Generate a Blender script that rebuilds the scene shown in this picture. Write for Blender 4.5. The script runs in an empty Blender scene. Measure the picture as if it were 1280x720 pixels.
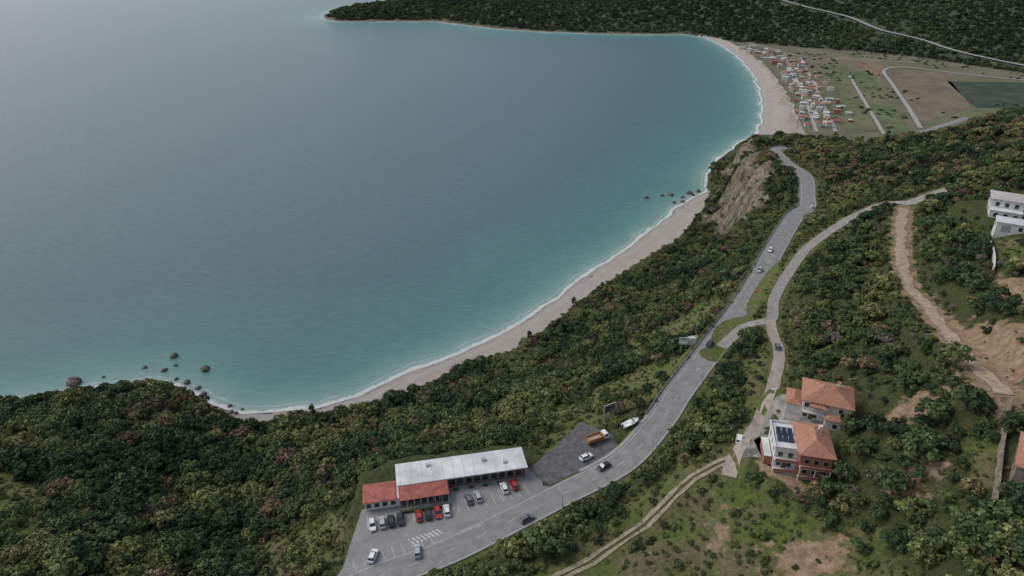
import bpy, bmesh, math, random
import numpy as np
from mathutils import Vector, Matrix
random.seed(7); rng=np.random.default_rng(7)
SC=bpy.context.scene; COL=SC.collection
def pp(s): return [tuple(float(a) for a in q.split(',')) for q in s.split()]
# ------------------------------------------------------------------ survey data (metres, x east, y north, z up)
CT=pp("-221,231,22 -205,238,20 -192,258,14 -174,266,12 -153,260,10 -127,242,10 -115,247,6 -181,181,42 -163,196,36 -144,204,32 -127,211,22 -110,208,20 -96,216,22 -78,238,14 -61,257,10 -143,133,58 -126,140,56 -112,156,45 -105,176,32 -89,173,35 -70,170,45 -57,173,50 -106,126,60 -93,140,45 -69,131,55 -50,125,68 -175,131,60 -121,103,66 -81,99,66 -43,98,74 -34,215,35 -53,180,50 -12,197,50 3,192,58 3,230,40 24,283,24 51,339,14 19,216,50 35,198,64 59,263,42 68,232,66 56,184,78 72,207,79 96,243,80 109,267,79 127,299,78 172,373,72 183,413,69 203,486,60 210,532,55 234,568,52 47,205,66 87,340,24 122,408,16 91,283,56 119,349,40 139,376,48 125,332,58 153,462,16 162,448,25 174,419,60 196,563,48 158,527,8 33,152,77 0,133,75 -28,117,74 -36,130,74 -20,135,74 0,147,74.5 14,153,75 25,165,74 -33,150,73 -41,144,73 -47,141,62 48,139,82 64,166,82 80,182,86 62,141,92 65,132,94 70,124,96 81,153,93 92,153,98 81,126,102 100,222,83 117,257,84 134,281,86 159,300,92 175,305,97 190,305,100 198,385,80 232,419,84 263,431,88 282,426,100 310,415,115 216,316,108 222,288,125 183,239,120 159,254,102 139,215,104 128,180,108 121,194,100 127,234,94 103,185,96 150,205,115 163,197,122 120,153,112 131,149,122 108,147,108 94,130,106 103,123,112 112,119,120 87,107,108 100,105,115 77,102,100 64,106,92 51,121,86 31,115,82 15,110,80 83,87,110 88,81,116 36,96,82 56,85,92 76,74,108 400,100,150 400,300,150 450,450,110 350,540,50 300,620,22 420,650,12 600,600,40 700,500,100 212,611,33 225,640,14 260,690,5 -450,1985,14 -300,2020,20 -100,1990,18 50,1900,22 300,1800,40 521,1849,55 400,2400,90 800,2500,200 1500,2000,250 1500,1500,150 2000,2500,350 1050,1513,80 400,900,3 500,1000,4 700,900,4 600,800,5 900,1000,5 500,1300,4 450,1450,4 565,1403,8 721,1309,7 830,1138,6 700,1500,28 950,1250,25 1100,1000,30 184,495,56 170,505,18 180,555,16 168,470,28 180,462,58 190,530,52 -45,107,73 47,170,77.5 85,226,80 -160,60,70 0,40,76 -300,120,50 100,30,110 250,150,140")
shore=pp("-330,225 -301,254 -279,270 -259,277 -245,281 -232,286 -215,293 -192,297 -170,290 -153,279 -136,271 -120,272 -97,275 -79,285 -60,303 -44,315 -23,331 0,353 20,377 43,410 69,444 99,483 126,524 145,555 180,595")
hid=pp("192,640 215,690 250,745")
shore2=pp("287,785 327,893 363,1014 396,1154 415,1281 426,1438 421,1548 392,1608 285,1608 180,1621 73,1647 -38,1702 -138,1790 -192,1837 -323,1837 -444,1837 -499,1922 -509,2073")
inner=pp("-149,272 -136,263 -123,259 -94,267 -76,272 -65,277 -50,288 -30,302 -13,313 5,325 24,352 40,376 64,403 90,434 117,468 137,491 158,528 177,575")
inner2=pp("334,772 359,858 387,971 411,1083 434,1206 445,1320 453,1477 432,1558 398,1595")
SEA=shore+hid+shore2+pp("-480,2130 -300,2180 -100,2240 100,2400 400,3000 600,5000 600,9000 -9000,9000 -9000,-3000 -500,-3000 -450,0 -380,150")
COAST=pp("-450,0 -380,150")+shore+hid+shore2+pp("-480,2130 -300,2180 -100,2240 100,2400 400,3000 600,5000")
BE1=shore[8:]+inner[::-1]; BE2=shore2[:8]+inner2[::-1]
CLIFF=pp("150,500 156,452 170,428 184,440 194,470 199,520 200,560 186,590 172,560")
main=pp("-58,98,74.2 -45,107,74.26 -38,111,74.26 -31,115,74.26 -16,122,74.26 0,132,74.4 14,141,74.8 33,153,76 47,170,77.2 56,184,78 72,207,79 85,226,79.7 96,243,80 112,271,79 128,300,78 155,347,74.8 169,366,72.6 178,388,71 196,437,67 202,483,61 208,520,57 212,536,55.5 219,545,54.5 229,543,53.5 245,540,51 262,555,46 280,600,34 320,670,14 387,735,6 453,764,5 564,844,5")
side=pp("74,207 87,220 98,223 104,237 116,257 134,281 159,300 176,306 188,300 205,302")
branch=pp("98,223 90,193 84,179 78,167 69,152 62,142 59,139 56,133")
path=pp("-2,102 11,110 19,114 26,119 36,126 44,132 51,136 58,139")
d2=pp("181,296 162,262 139,214 133,192 125,165 119,145 116,130")
farroad=pp("560,2050 600,1900 641,1765 675,1675 723,1569 743,1461 782,1378 805,1280 850,1163 900,1060 960,980")
r1=pp("520,1282 446,1022 374,781");r2=pp("541,1132 425,771");r3=pp("900,1060 798,1074 721,1132 660,1188 612,1159 572,1051 518,898 481,798");r5=pp("476,1474 526,1299 599,1266 700,1230");r4=pp("495,1290 420,1010 352,781")
LOT=pp("-41,136 -42,117 -45,108 -31,115 -16,122 0,132 13,140 11,146 4,152 -9,148 -29,139")
EXT=pp("4,151 11,145 23,152 32,158 31,165 22,172 15,163")
RESTP=pp("-44,150 -45,133 5,146 8,158 1,163 -34,157")
def sq(cx,cy,r): return [(cx-r,cy-r),(cx+r,cy-r),(cx+r,cy+r),(cx-r,cy+r)]
H1P=sq(86,153,10);H2P=sq(72,133,9);RHP=sq(188,241,12)
GR=[pp(s) for s in ["-193,189 -168,181 -152,165 -142,145 -150,136 -175,140","-80,150 -64,150 -53,150 -44,135 -44,122 -57,119 -66,123","0,196 19,216 51,224 67,217 64,204 50,182 32,181 26,171 12,158 3,166","55,282 81,286 96,287 92,253 79,239 53,237","11,108 28,121 46,132 58,135 63,126 69,115 78,106 77,88 40,70 10,90","79,194 93,207 82,175 72,160 67,164 75,180","40,143 58,148 57,139 40,131 24,119 14,115","100,118 107,118 101,104 94,102","167,216 172,204 159,188 154,191","-232,235 -198,224 -177,199 -200,197"]]
DI=[pp(s) for s in ["140,212 137,193 134,177 135,165 139,157 114,119 109,120 111,132 117,150 127,182","92,137 106,144 113,141 111,137 99,131","50,125 53,126 51,111 47,113","58,109 67,110 73,106 69,98 59,101","151,191 156,181 143,165 145,177","64,148 70,152 68,136 72,126 70,122 66,125 63,133","84,112 90,118 95,114 88,108"]]
PLAIN=pp("300,772 359,858 387,971 411,1083 434,1206 445,1320 453,1477 565,1403 721,1309 830,1138 1000,900 800,720 560,760 450,720")
FIELDS=dict(a="469,1146 495,1146 386,798 368,798",b="530,1218 575,1218 425,785 384,775",c="549,1146 586,1159 462,781 430,774",d="596,1234 661,1282 603,1132 570,1112",e="619,1159 703,1146 601,898 490,817",f="664,1068 790,1062 680,898 606,898",g="486,809 599,889 671,885 549,836",h="562,1317 621,1317 596,1234 537,1218",i="660,1270 740,1220 700,1160 640,1180")
# ------------------------------------------------------------------ maths helpers
def vn(x,y,sc,seed=0):
    x=np.asarray(x,float)/sc;y=np.asarray(y,float)/sc;i=np.floor(x);j=np.floor(y);fx=x-i;fy=y-j
    fx=fx*fx*(3-2*fx);fy=fy*fy*(3-2*fy)
    def h(a,b):
        v=np.sin(a*127.1+b*311.7+seed*74.7)*43758.5453;return v-np.floor(v)
    return (h(i,j)*(1-fx)+h(i+1,j)*fx)*(1-fy)+(h(i,j+1)*(1-fx)+h(i+1,j+1)*fx)*fy
def fbm(x,y,sc,seed=0,o=3):
    r=0;a=.5;t=0
    for k in range(o): r=r+a*vn(x,y,sc/2**k,seed+k*3.1);t+=a;a*=.5
    return r/t
def sst(x): x=np.clip(x,0,1);return x*x*(3-2*x)
def pip(x,y,poly):
    r=np.zeros(x.shape,bool);n=len(poly)
    for k in range(n):
        x1,y1=poly[k][:2];x2,y2=poly[(k+1)%n][:2]
        if y1==y2: continue
        c=((y1>y)!=(y2>y))&(x<(x2-x1)*(y-y1)/(y2-y1)+x1);r^=c
    return r
def seg(x,y,poly,closed=False,big=1e9):
    """distance to polyline and interpolated z"""
    D=np.full(x.shape,big);Z=np.zeros(x.shape);n=len(poly)
    for k in range(n if closed else n-1):
        a=poly[k];b=poly[(k+1)%n];dx=b[0]-a[0];dy=b[1]-a[1];L=dx*dx+dy*dy+1e-9
        t=np.clip(((x-a[0])*dx+(y-a[1])*dy)/L,0,1);d=np.hypot(x-a[0]-t*dx,y-a[1]-t*dy)
        m=d<D;D=np.where(m,d,D)
        if len(a)>2: Z=np.where(m,a[2]+(b[2]-a[2])*t,Z)
    return D,Z
def sdp(x,y,poly):
    d,_=seg(x,y,poly,True);return np.where(pip(x,y,poly),-d,d)
def local(x,y,poly,m): 
    a=np.array([p[:2] for p in poly]);return (x>a[:,0].min()-m)&(x<a[:,0].max()+m)&(y>a[:,1].min()-m)&(y<a[:,1].max()+m)
def smooth(pts,step=3.0):
    P=[np.array(p) for p in pts];P=[2*P[0]-P[1]]+P+[2*P[-1]-P[-2]];o=[]
    for k in range(1,len(P)-2):
        n=max(2,int(np.linalg.norm((P[k+1]-P[k])[:2])/step))
        for i in range(n):
            t=i/n;a,b,c,d=P[k-1:k+3]
            o.append(.5*((2*b)+(c-a)*t+(2*a-5*b+4*c-d)*t*t+(3*b-a-3*c+d)*t**3))
    o.append(P[-2]);return [tuple(q) for q in o]
# radial basis terrain
cp=CT+[(x,y,0) for x,y in shore+shore2]+[(x,y,3.5) for x,y in inner+inner2]
A=np.array(cp);XC=A[:,:2];NC=len(XC)
ph=lambda d:np.sqrt(d*d+64)
K=ph(np.linalg.norm(XC[:,None]-XC[None],axis=2))
M=np.zeros((NC+3,NC+3));M[:NC,:NC]=K-np.eye(NC)*2.0;M[:NC,NC]=1;M[:NC,NC+1:]=XC/1000;M[NC,:NC]=1;M[NC+1:,:NC]=XC.T/1000
WT=np.linalg.solve(M,np.r_[A[:,2],0,0,0])
def base(x,y):
    x=np.asarray(x,float).ravel();y=np.asarray(y,float).ravel();o=np.empty(len(x))
    for i in range(0,len(x),20000):
        a=x[i:i+20000];b=y[i:i+20000]
        o[i:i+20000]=ph(np.hypot(a[:,None]-XC[:,0],b[:,None]-XC[:,1]))@WT[:NC]+WT[NC]+WT[NC+1]*a/1000+WT[NC+2]*b/1000
    return o
def profile(pts,k=5):
    s=smooth([p[:2] for p in pts]);a=np.array(s);z=np.maximum(base(a[:,0],a[:,1]),4.0)
    if len(z)>2*k:
        zp=np.pad(z,k,mode='edge');z=np.convolve(zp,np.ones(2*k+1)/(2*k+1),'valid')
    return [(a[i,0],a[i,1],z[i]) for i in range(len(a))]
MAIN=smooth(main)
SIDE=profile(side);BR=profile(branch);PA=profile(path,3);D2=profile(d2,4);FR=profile(farroad,6)
def endz(R,i,z,k=8):
    R=list(R)
    for j in range(k):
        q=i+j if i==0 else len(R)-1-j
        if 0<=q<len(R): w=1-j/k;R[q]=(R[q][0],R[q][1],R[q][2]*(1-w)+z*w)
    return R
def zat(R,x,y): return min(R,key=lambda p:(p[0]-x)**2+(p[1]-y)**2)[2]
SIDE=endz(SIDE,0,79.2);BR=endz(BR,0,zat(SIDE,98,223));PA=endz(PA,-1,zat(BR,59,139));D2=endz(D2,0,zat(SIDE,181,303))
ROADS=[(MAIN,4.6),(SIDE,2.4),(BR,2.2),(PA,1.5),(D2,2.8),(FR,7)]
PADS=[(LOT,74.1,0,1.5),(RESTP,74.1,0,2),(EXT,74.35,.07,1.5),(H1P,95,0,4),(H2P,94.5,0,4),(RHP,119.5,0,6)]
def terrain(x,y,full=True):
    sh=x.shape;x=x.ravel().astype(float);y=y.ravel().astype(float)
    wob=np.clip((np.hypot(x,y))/400,.6,2)
    qx=x+(vn(x,y,14,1)-.5)*3*wob;qy=y+(vn(x,y,14,2)-.5)*3*wob
    d,_=seg(qx,qy,COAST);s=np.where(pip(qx,qy,SEA),-d,d)
    b1=sdp(qx,qy,BE1);b2=sdp(qx,qy,BE2);inb=np.minimum(b1,b2)<0
    b1=b1+1.8+(vn(x,y,18,77)-.4)*5;bd=np.minimum(b1,b2)
    bd=np.where((s>0)&(s<3)&inb,np.minimum(bd,-1),np.where(s>0,np.maximum(bd,-s),bd))
    z=base(x,y)
    gx=(base(x+2,y)-z)/2;gy=(base(x,y+2)-z)/2;sl=np.hypot(gx,gy)
    zone=sst((y-405)/35)*sst((645-y)/35)*sst((228-x)/14)*sst((s-2)/10)
    t_=np.clip((z-7)/47,0,1);zc=7+47*sst((t_-.16)/.6);z=np.where((z>7)&(z<54),z+(zc-z)*zone*.7,z)
    cl=np.zeros(x.shape);m=local(x,y,CLIFF,30)
    if m.any(): cl[m]=np.clip(.5-sdp(x[m],y[m],CLIFF)/9,0,1)
    veg=sst((fbm(x,y,15,91,3)-.53)/.06)
    rock=np.maximum(sst((sl-.62)/.35)*zone*sst((z-5)/8)*.8,cl*1.1)*(1-.85*veg)*sst((bd-0)/4)
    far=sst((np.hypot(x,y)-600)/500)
    rough=np.maximum(zone*.6,cl)
    nz=(fbm(x,y,26,5,4)-.5)*(5+far*10)+rough*((fbm(x,y,16,9,4)-.5)*19+(np.abs(vn(x*.6+y*.8,y*.3,8,3)-.5)-.2)*18)*sst((230-x)/30)
    zn=z+nz*sst(s/25)
    zn=np.maximum(zn,np.minimum(.08*s,2.5))
    zb=np.minimum(.11*np.maximum(s,0),4)
    w=sst(bd/10);zl=zb*(1-w)+zn*w
    hd=sst(s/5);zl=np.where(bd>12,zn*hd+.2*s*(1-hd),zl)
    z=np.where(s<0,np.maximum(-.12*-s,-15),zl)
    pd=sdp(x,y,PLAIN);w=sst((pd+0)/45)*1.0
    z=np.where((s>30)&(bd>2),z*w+4*(1-w),z)
    coast=np.clip(1.2-s/16,0,1)*(bd>10)*(y>1500);rock=np.maximum(rock,coast)
    rd=np.full(x.shape,1e9)
    for R,hw in ROADS:
        m=local(x,y,R,30)
        if not m.any(): continue
        dd,zz=seg(x[m],y[m],R);w=sst((dd-hw-.8)/(7 if hw<6 else 14));z[m]=z[m]*w+(zz-.14)*(1-w);rd[m]=np.minimum(rd[m],dd-hw)
    pdm=np.full(x.shape,1e9)
    for P,z0,g,bl in PADS:
        m=local(x,y,P,12)
        if not m.any(): continue
        dd=sdp(x[m],y[m],P);w=sst(dd/bl);z[m]=z[m]*w+(z0+g*(x[m]-10))*(1-w);pdm[m]=np.minimum(pdm[m],dd)
    if not full: return z.reshape(sh)
    def pm(L,soft):
        r=np.zeros(x.shape)
        for P in L:
            m=local(x,y,P,soft+8)
            if m.any(): r[m]=np.maximum(r[m],np.clip(.5-sdp(x[m],y[m],P)/(2*soft),0,1))
        return r
    gr=pm(GR,6);di=pm(DI,4)
    m=local(x,y,D2,20)
    if m.any(): dd,_=seg(x[m],y[m],D2);di[m]=np.maximum(di[m],np.clip(1.1-dd/6,0,1))
    m=local(x,y,PA,20)
    if m.any(): dd,_=seg(x[m],y[m],PA);gr[m]=np.maximum(gr[m],np.clip(1.2-dd/6,0,1))
    gr=np.maximum(gr,np.clip(.95-(rd)/3,0,1)*(np.hypot(x,y)<700))
    return dict(z=z,s=s,bd=bd,rock=rock,gr=gr,di=di,rd=rd,pad=pdm,plain=np.clip(.5-pd/20,0,1),far=far)
def T1(x,y): return float(terrain(np.array([x]),np.array([y]),False)[0])
# ------------------------------------------------------------------ material helpers
class NT:
    def __init__(s,name):
        s.m=bpy.data.materials.new(name);s.m.use_nodes=True;s.t=s.m.node_tree;s.N=s.t.nodes;s.b=s.N["Principled BSDF"];s.out=s.N["Material Output"]
    def n(s,typ,**k):
        x=s.N.new(typ)
        for a,v in k.items(): setattr(x,a,v)
        return x
    def l(s,a,b): s.t.links.new(a,b)
    def tex(s,scale,detail=4,rough=.6,obj=False,dist=0):
        tc=s.n("ShaderNodeNewGeometry") if not obj else s.n("ShaderNodeTexCoord");x=s.n("ShaderNodeTexNoise");s.l(tc.outputs["Position" if not obj else "Object"],x.inputs["Vector"])
        x.inputs["Scale"].default_value=scale;x.inputs["Detail"].default_value=detail;x.inputs["Roughness"].default_value=rough;x.inputs["Distortion"].default_value=dist
        return x.outputs["Fac"]
    def ramp(s,fac,stops,interp='LINEAR'):
        r=s.n("ShaderNodeValToRGB");r.color_ramp.interpolation=interp;e=r.color_ramp.elements
        while len(e)<len(stops): e.new(.5)
        for i,(p,c) in enumerate(stops): e[i].position=p;e[i].color=(*c,1) if len(c)==3 else c
        s.l(fac,r.inputs[0]);return r.outputs[0]
    def mix(s,f,a,b,mode='MIX'):
        m=s.n("ShaderNodeMix",data_type='RGBA',blend_type=mode)
        for k,v in((0,f),(6,a),(7,b)):
            if isinstance(v,(int,float)): m.inputs[k].default_value=v
            elif isinstance(v,tuple): m.inputs[k].default_value=(*v,1)
            else: s.l(v,m.inputs[k])
        return m.outputs[2]
    def math(s,op,a,b=0,c=None,clamp=False):
        m=s.n("ShaderNodeMath",operation=op,use_clamp=clamp)
        for k,v in enumerate((a,b)+((c,) if c is not None else ())):
            if isinstance(v,(int,float)): m.inputs[k].default_value=v
            else: s.l(v,m.inputs[k])
        return m.outputs[0]
    def bump(s,h,st,dist):
        b=s.n("ShaderNodeBump");b.inputs["Strength"].default_value=st;b.inputs["Distance"].default_value=dist;s.l(h,b.inputs["Height"]);s.l(b.outputs[0],s.b.inputs["Normal"])
MC={}
def mat(name,c,rough=.7,var=.18,scale=1.5,metal=0,spec=.3,bump=0,c2=None):
    if name in MC: return MC[name]
    q=NT(name);f=q.tex(scale,5);c2=c2 or tuple(v*(1-var*1.6) for v in c);hi=tuple(min(1,v*(1+var)) for v in c)
    q.l(q.ramp(f,[(.3,c2),(.7,hi)]),q.b.inputs["Base Color"]);q.b.inputs["Roughness"].default_value=rough;q.b.inputs["Metallic"].default_value=metal;q.b.inputs["Specular IOR Level"].default_value=spec
    if bump: q.bump(f,bump,.1)
    MC[name]=q.m;return q.m
# ------------------------------------------------------------------ mesh builder
class B:
    def __init__(s): s.v=[];s.f=[];s.mi=[];s.mats=[]
    def mid(s,m):
        if m not in s.mats: s.mats.append(m)
        return s.mats.index(m)
    def add(s,vs,fs,m):
        o=len(s.v);s.v+=[tuple(v) for v in vs];i=s.mid(m)
        for f in fs: s.f.append([o+k for k in f]);s.mi.append(i)
    def box(s,x0,x1,y0,y1,z0,z1,m,top=0,rot=0,c=(0,0)):
        vs=[(x0,y0,z0),(x1,y0,z0),(x1,y1,z0),(x0,y1,z0),(x0+top,y0+top,z1),(x1-top,y0+top,z1),(x1-top,y1-top,z1),(x0+top,y1-top,z1)]
        if rot: cs,sn=math.cos(rot),math.sin(rot);vs=[(c[0]+(x-c[0])*cs-(y-c[1])*sn,c[1]+(x-c[0])*sn+(y-c[1])*cs,z) for x,y,z in vs]
        s.add(vs,[(3,2,1,0),(4,5,6,7),(0,1,5,4),(1,2,6,5),(2,3,7,6),(3,0,4,7)],m)
    def loft(s,rings,m,caps=True):
        k=len(rings[0]);vs=[v for r in rings for v in r];fs=[]
        for i in range(len(rings)-1):
            for j in range(k): fs.append((i*k+j,i*k+(j+1)%k,(i+1)*k+(j+1)%k,(i+1)*k+j))
        if caps: fs+=[tuple(range(k))[::-1],tuple((len(rings)-1)*k+j for j in range(k))]
        s.add(vs,fs,m)
    def cyl(s,p,q,r0,r1,m,k=10):
        p=Vector(p);q=Vector(q);d=(q-p).normalized();u=d.orthogonal().normalized();w=d.cross(u)
        s.loft([[p+(u*math.cos(a)+w*math.sin(a))*r0 for a in [2*math.pi*i/k for i in range(k)]],[q+(u*math.cos(a)+w*math.sin(a))*r1 for a in [2*math.pi*i/k for i in range(k)]]],m)
    def hip(s,x0,x1,y0,y1,z,h,m,ov=.6,th=.18,hipf=1.0):
        x0-=ov;x1+=ov;y0-=ov;y1+=ov;L=x1-x0;D=y1-y0
        if L>=D: a=D/2*hipf;r=[(x0+a,(y0+y1)/2,z+h),(x1-a,(y0+y1)/2,z+h)];f=[(4,5,9,8),(5,6,9),(6,7,8,9),(7,4,8)]
        else: a=L/2*hipf;r=[((x0+x1)/2,y0+a,z+h),((x0+x1)/2,y1-a,z+h)];f=[(4,5,8),(5,6,9,8),(6,7,9),(7,4,8,9)]
        vs=[(x0,y0,z-th),(x1,y0,z-th),(x1,y1,z-th),(x0,y1,z-th),(x0,y0,z),(x1,y0,z),(x1,y1,z),(x0,y1,z)]+r
        s.add(vs,f+[(0,1,5,4),(1,2,6,5),(2,3,7,6),(3,0,4,7),(3,2,1,0)],m)
    def obj(s,name,loc=(0,0,0),rz=0,parent=None,bev=0,smooth=False):
        me=bpy.data.meshes.new(name);me.from_pydata(s.v,[],s.f)
        for m in s.mats: me.materials.append(m)
        me.polygons.foreach_set("material_index",s.mi)
        if smooth: me.polygons.foreach_set("use_smooth",[True]*len(s.f))
        me.update();o=bpy.data.objects.new(name,me);COL.objects.link(o);o.location=loc;o.rotation_euler=(0,0,rz)
        if parent: o.parent=parent
        if bev: b=o.modifiers.new("bevel","BEVEL");b.width=bev;b.segments=2;b.limit_method='ANGLE'
        return o
def empty(name,loc,rz):
    o=bpy.data.objects.new(name,None);COL.objects.link(o);o.location=loc;o.rotation_euler=(0,0,rz);return o
# ------------------------------------------------------------------ grid
def axis(segs,end,g):
    a=[segs[0][0]]
    for s0,s1,st in segs:
        while a[-1]<s1-1e-6: a.append(a[-1]+st)
    st=segs[-1][2]
    while a[-1]<end: st*=g;a.append(a[-1]+st)
    return a
xp=axis([(0,250,2)],5200,1.022);xn=axis([(0,250,2)],5200,1.03)
xs=np.array([-v for v in xn[:0:-1]]+xp)
ys=axis([(-80,60,7),(60,640,2),(640,700,3)],1000,1.012);st=ys[-1]-ys[-2]
while ys[-1]<2500: st*=1.008;ys.append(ys[-1]+st)
while ys[-1]<7000: st*=1.12;ys.append(ys[-1]+st)
ys=np.array(ys)
GX,GY=np.meshgrid(xs,ys);NX,NY=len(xs),len(ys)
TR=terrain(GX,GY)
def gridmesh(name,z,keep=None,attrs={}):
    me=bpy.data.meshes.new(name);idx=np.arange(NX*NY).reshape(NY,NX)
    q=np.stack([idx[:-1,:-1],idx[:-1,1:],idx[1:,1:],idx[1:,:-1]],-1).reshape(-1,4)
    if keep is not None: q=q[keep[q].any(1)]
    used=np.unique(q);mp=np.full(NX*NY,-1);mp[used]=np.arange(len(used));q=mp[q]
    co=np.stack([GX.ravel(),GY.ravel(),z],-1)[used]
    me.vertices.add(len(used));me.vertices.foreach_set("co",co.ravel())
    me.loops.add(q.size);me.loops.foreach_set("vertex_index",q.ravel().astype(np.int32))
    me.polygons.add(len(q));me.polygons.foreach_set("loop_start",np.arange(0,q.size,4,dtype=np.int32));me.polygons.foreach_set("use_smooth",np.ones(len(q),bool))
    me.update(calc_edges=True)
    for k,v in attrs.items():
        a=me.attributes.new(k,'FLOAT_COLOR','POINT');a.data.foreach_set("color",np.stack([np.asarray(c,float) for c in v],-1)[used].ravel())
    o=bpy.data.objects.new(name,me);COL.objects.link(o);return o
one=np.ones(NX*NY)
beach=np.clip(.5-TR['bd']/4,0,1)
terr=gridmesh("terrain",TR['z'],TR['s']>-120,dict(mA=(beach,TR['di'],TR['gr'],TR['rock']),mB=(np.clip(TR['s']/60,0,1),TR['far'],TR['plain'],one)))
q=NT("hillside_ground")
def att(q,n,typ='GEOMETRY'):
    a=q.n("ShaderNodeAttribute");a.attribute_name=n;a.attribute_type=typ;return a
a=att(q,"mA");sa=q.n("ShaderNodeSeparateColor");q.l(a.outputs["Color"],sa.inputs[0]);b_=att(q,"mB");sb=q.n("ShaderNodeSeparateColor");q.l(b_.outputs["Color"],sb.inputs[0])
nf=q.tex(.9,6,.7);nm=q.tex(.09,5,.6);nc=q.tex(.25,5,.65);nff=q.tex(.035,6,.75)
def edge(m,nz,k=1.2,sh=6): # noisy threshold of a soft mask
    return q.math('MULTIPLY_ADD',q.math('ADD',m,q.math('MULTIPLY',q.math('SUBTRACT',nz,.5),k)),sh,.5-sh/2,clamp=True)
und=q.ramp(nf,[(.3,(.035,.045,.018)),(.55,(.075,.085,.034)),(.75,(.14,.125,.065))])
ffc=q.ramp(nff,[(.35,(.045,.06,.042)),(.5,(.065,.082,.055)),(.68,(.1,.112,.074))])  # far hill ground, with a bluish distance haze painted into the colour
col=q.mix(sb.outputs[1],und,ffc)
grs=q.mix(q.ramp(nm,[(.42,(0,0,0)),(.6,(1,1,1))]),q.ramp(nf,[(.3,(.06,.09,.024)),(.7,(.16,.19,.055))]),q.ramp(nf,[(.25,(.08,.08,.035)),(.5,(.155,.14,.07)),(.75,(.27,.215,.14))]))
col=q.mix(edge(sa.outputs[2],nc,1.1,4),col,grs)
pl=q.mix(q.ramp(q.tex(.02,4),[(.4,(0,0,0)),(.6,(1,1,1))]),(.12,.135,.07),(.21,.185,.135))
col=q.mix(sb.outputs[2],col,q.mix(q.tex(.3,5),pl,(.17,.155,.105)))
drt=q.ramp(q.tex(.45,8,.78),[(.3,(.14,.095,.055)),(.5,(.33,.225,.145)),(.7,(.48,.37,.27))])
col=q.mix(edge(sa.outputs[1],nc,2.4,4),col,drt)
mp=q.n("ShaderNodeMapping");gg=q.n("ShaderNodeNewGeometry");q.l(gg.outputs["Position"],mp.inputs[0]);mp.inputs["Rotation"].default_value=(.35,.2,0);mp.inputs["Scale"].default_value=(.12,.12,.07)
rn=q.n("ShaderNodeTexNoise");q.l(mp.outputs[0],rn.inputs["Vector"]);rn.inputs["Scale"].default_value=1.5;rn.inputs["Detail"].default_value=9;rn.inputs["Roughness"].default_value=.75
rk=q.ramp(rn.outputs[0],[(.36,(.05,.042,.033)),(.46,(.16,.125,.095)),(.54,(.25,.20,.155)),(.68,(.37,.33,.285))])
rk=q.mix(q.ramp(q.tex(.22,5),[(.53,(0,0,0)),(.6,(.9,.9,.9))]),rk,(.075,.09,.04))
col=q.mix(edge(a.outputs["Alpha"],nc,.9,4),col,rk)
bt=q.ramp(sb.outputs[0],[(0,(.23,.205,.18)),(.025,(.33,.305,.285)),(.08,(.43,.405,.38)),(.16,(.385,.345,.315)),(.28,(.45,.395,.335)),(.6,(.39,.335,.27))])
bt=q.mix(q.ramp(q.tex(.12,7,.65,dist=.6),[(.45,(0,0,0)),(.62,(.75,.75,.75))]),bt,(.34,.285,.245))
bt=q.mix(.3,bt,q.ramp(q.tex(1.2,6,.85),[(.3,(.2,.17,.14)),(.7,(.6,.55,.5))]))
col=q.mix(edge(sa.outputs[0],nc,.6,6),col,bt)
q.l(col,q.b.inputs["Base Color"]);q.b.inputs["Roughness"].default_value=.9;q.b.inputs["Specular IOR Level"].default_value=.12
q.bump(q.tex(.35,8,.75),.9,1.6);terr.data.materials.append(q.m)
# ------------------------------------------------------------------ sea
sea=gridmesh("sea",np.zeros(NX*NY),TR['s']<12,dict(sd=(np.clip(-TR['s']/25,0,1),np.clip(-TR['s']/400,0,1),np.clip(-TR['s']/1500,0,1),one)))
q=NT("sea_water");a=att(q,"sd");sp=q.n("ShaderNodeSeparateColor");q.l(a.outputs["Color"],sp.inputs[0])
sd2=q.math('ADD',sp.outputs[1],q.math('MULTIPLY',q.math('SUBTRACT',q.tex(.012,5,.6,dist=.4),.5),q.math('MULTIPLY',sp.outputs[1],.9)))
deep=q.ramp(sd2,[(0,(.2,.365,.34)),(.04,(.125,.295,.285)),(.11,(.088,.225,.235)),(.3,(.08,.175,.205)),(1,(.09,.168,.21))])
sh=q.ramp(sp.outputs[0],[(0,(.36,.42,.375)),(.22,(.25,.4,.365)),(.6,(.18,.345,.325)),(1,(.15,.325,.305))])
c=q.mix(q.ramp(sp.outputs[0],[(.3,(0,0,0)),(1,(1,1,1))]),sh,deep)
mp=q.n("ShaderNodeMapping");gg=q.n("ShaderNodeNewGeometry");q.l(gg.outputs["Position"],mp.inputs[0]);mp.inputs["Rotation"].default_value=(0,0,.45);mp.inputs["Scale"].default_value=(.06,.2,.1)
w1=q.n("ShaderNodeTexNoise");q.l(mp.outputs[0],w1.inputs["Vector"]);w1.inputs["Scale"].default_value=1.6;w1.inputs["Detail"].default_value=7;w1.inputs["Roughness"].default_value=.75
c=q.mix(q.ramp(w1.outputs[0],[(.4,(0,0,0)),(.62,(.55,.55,.55))]),c,q.mix(1.0,c,(.72,.78,.8),'MULTIPLY'))  # darker and paler wave facets painted into the water colour, following the bump
c=q.mix(q.ramp(w1.outputs[0],[(.3,(.35,.35,.35)),(.42,(0,0,0))]),c,(.2,.29,.32))
fo=q.math('ADD',sp.outputs[0],q.math('MULTIPLY',q.math('SUBTRACT',q.tex(.1,6,.65),.5),.3))
f1=q.ramp(fo,[(0,(1,1,1)),(.085,(1,1,1)),(.12,(.18,.18,.18)),(.2,(.04,.04,.04)),(.225,(.4,.4,.4)),(.25,(.03,.03,.03)),(.34,(0,0,0))])
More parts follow.
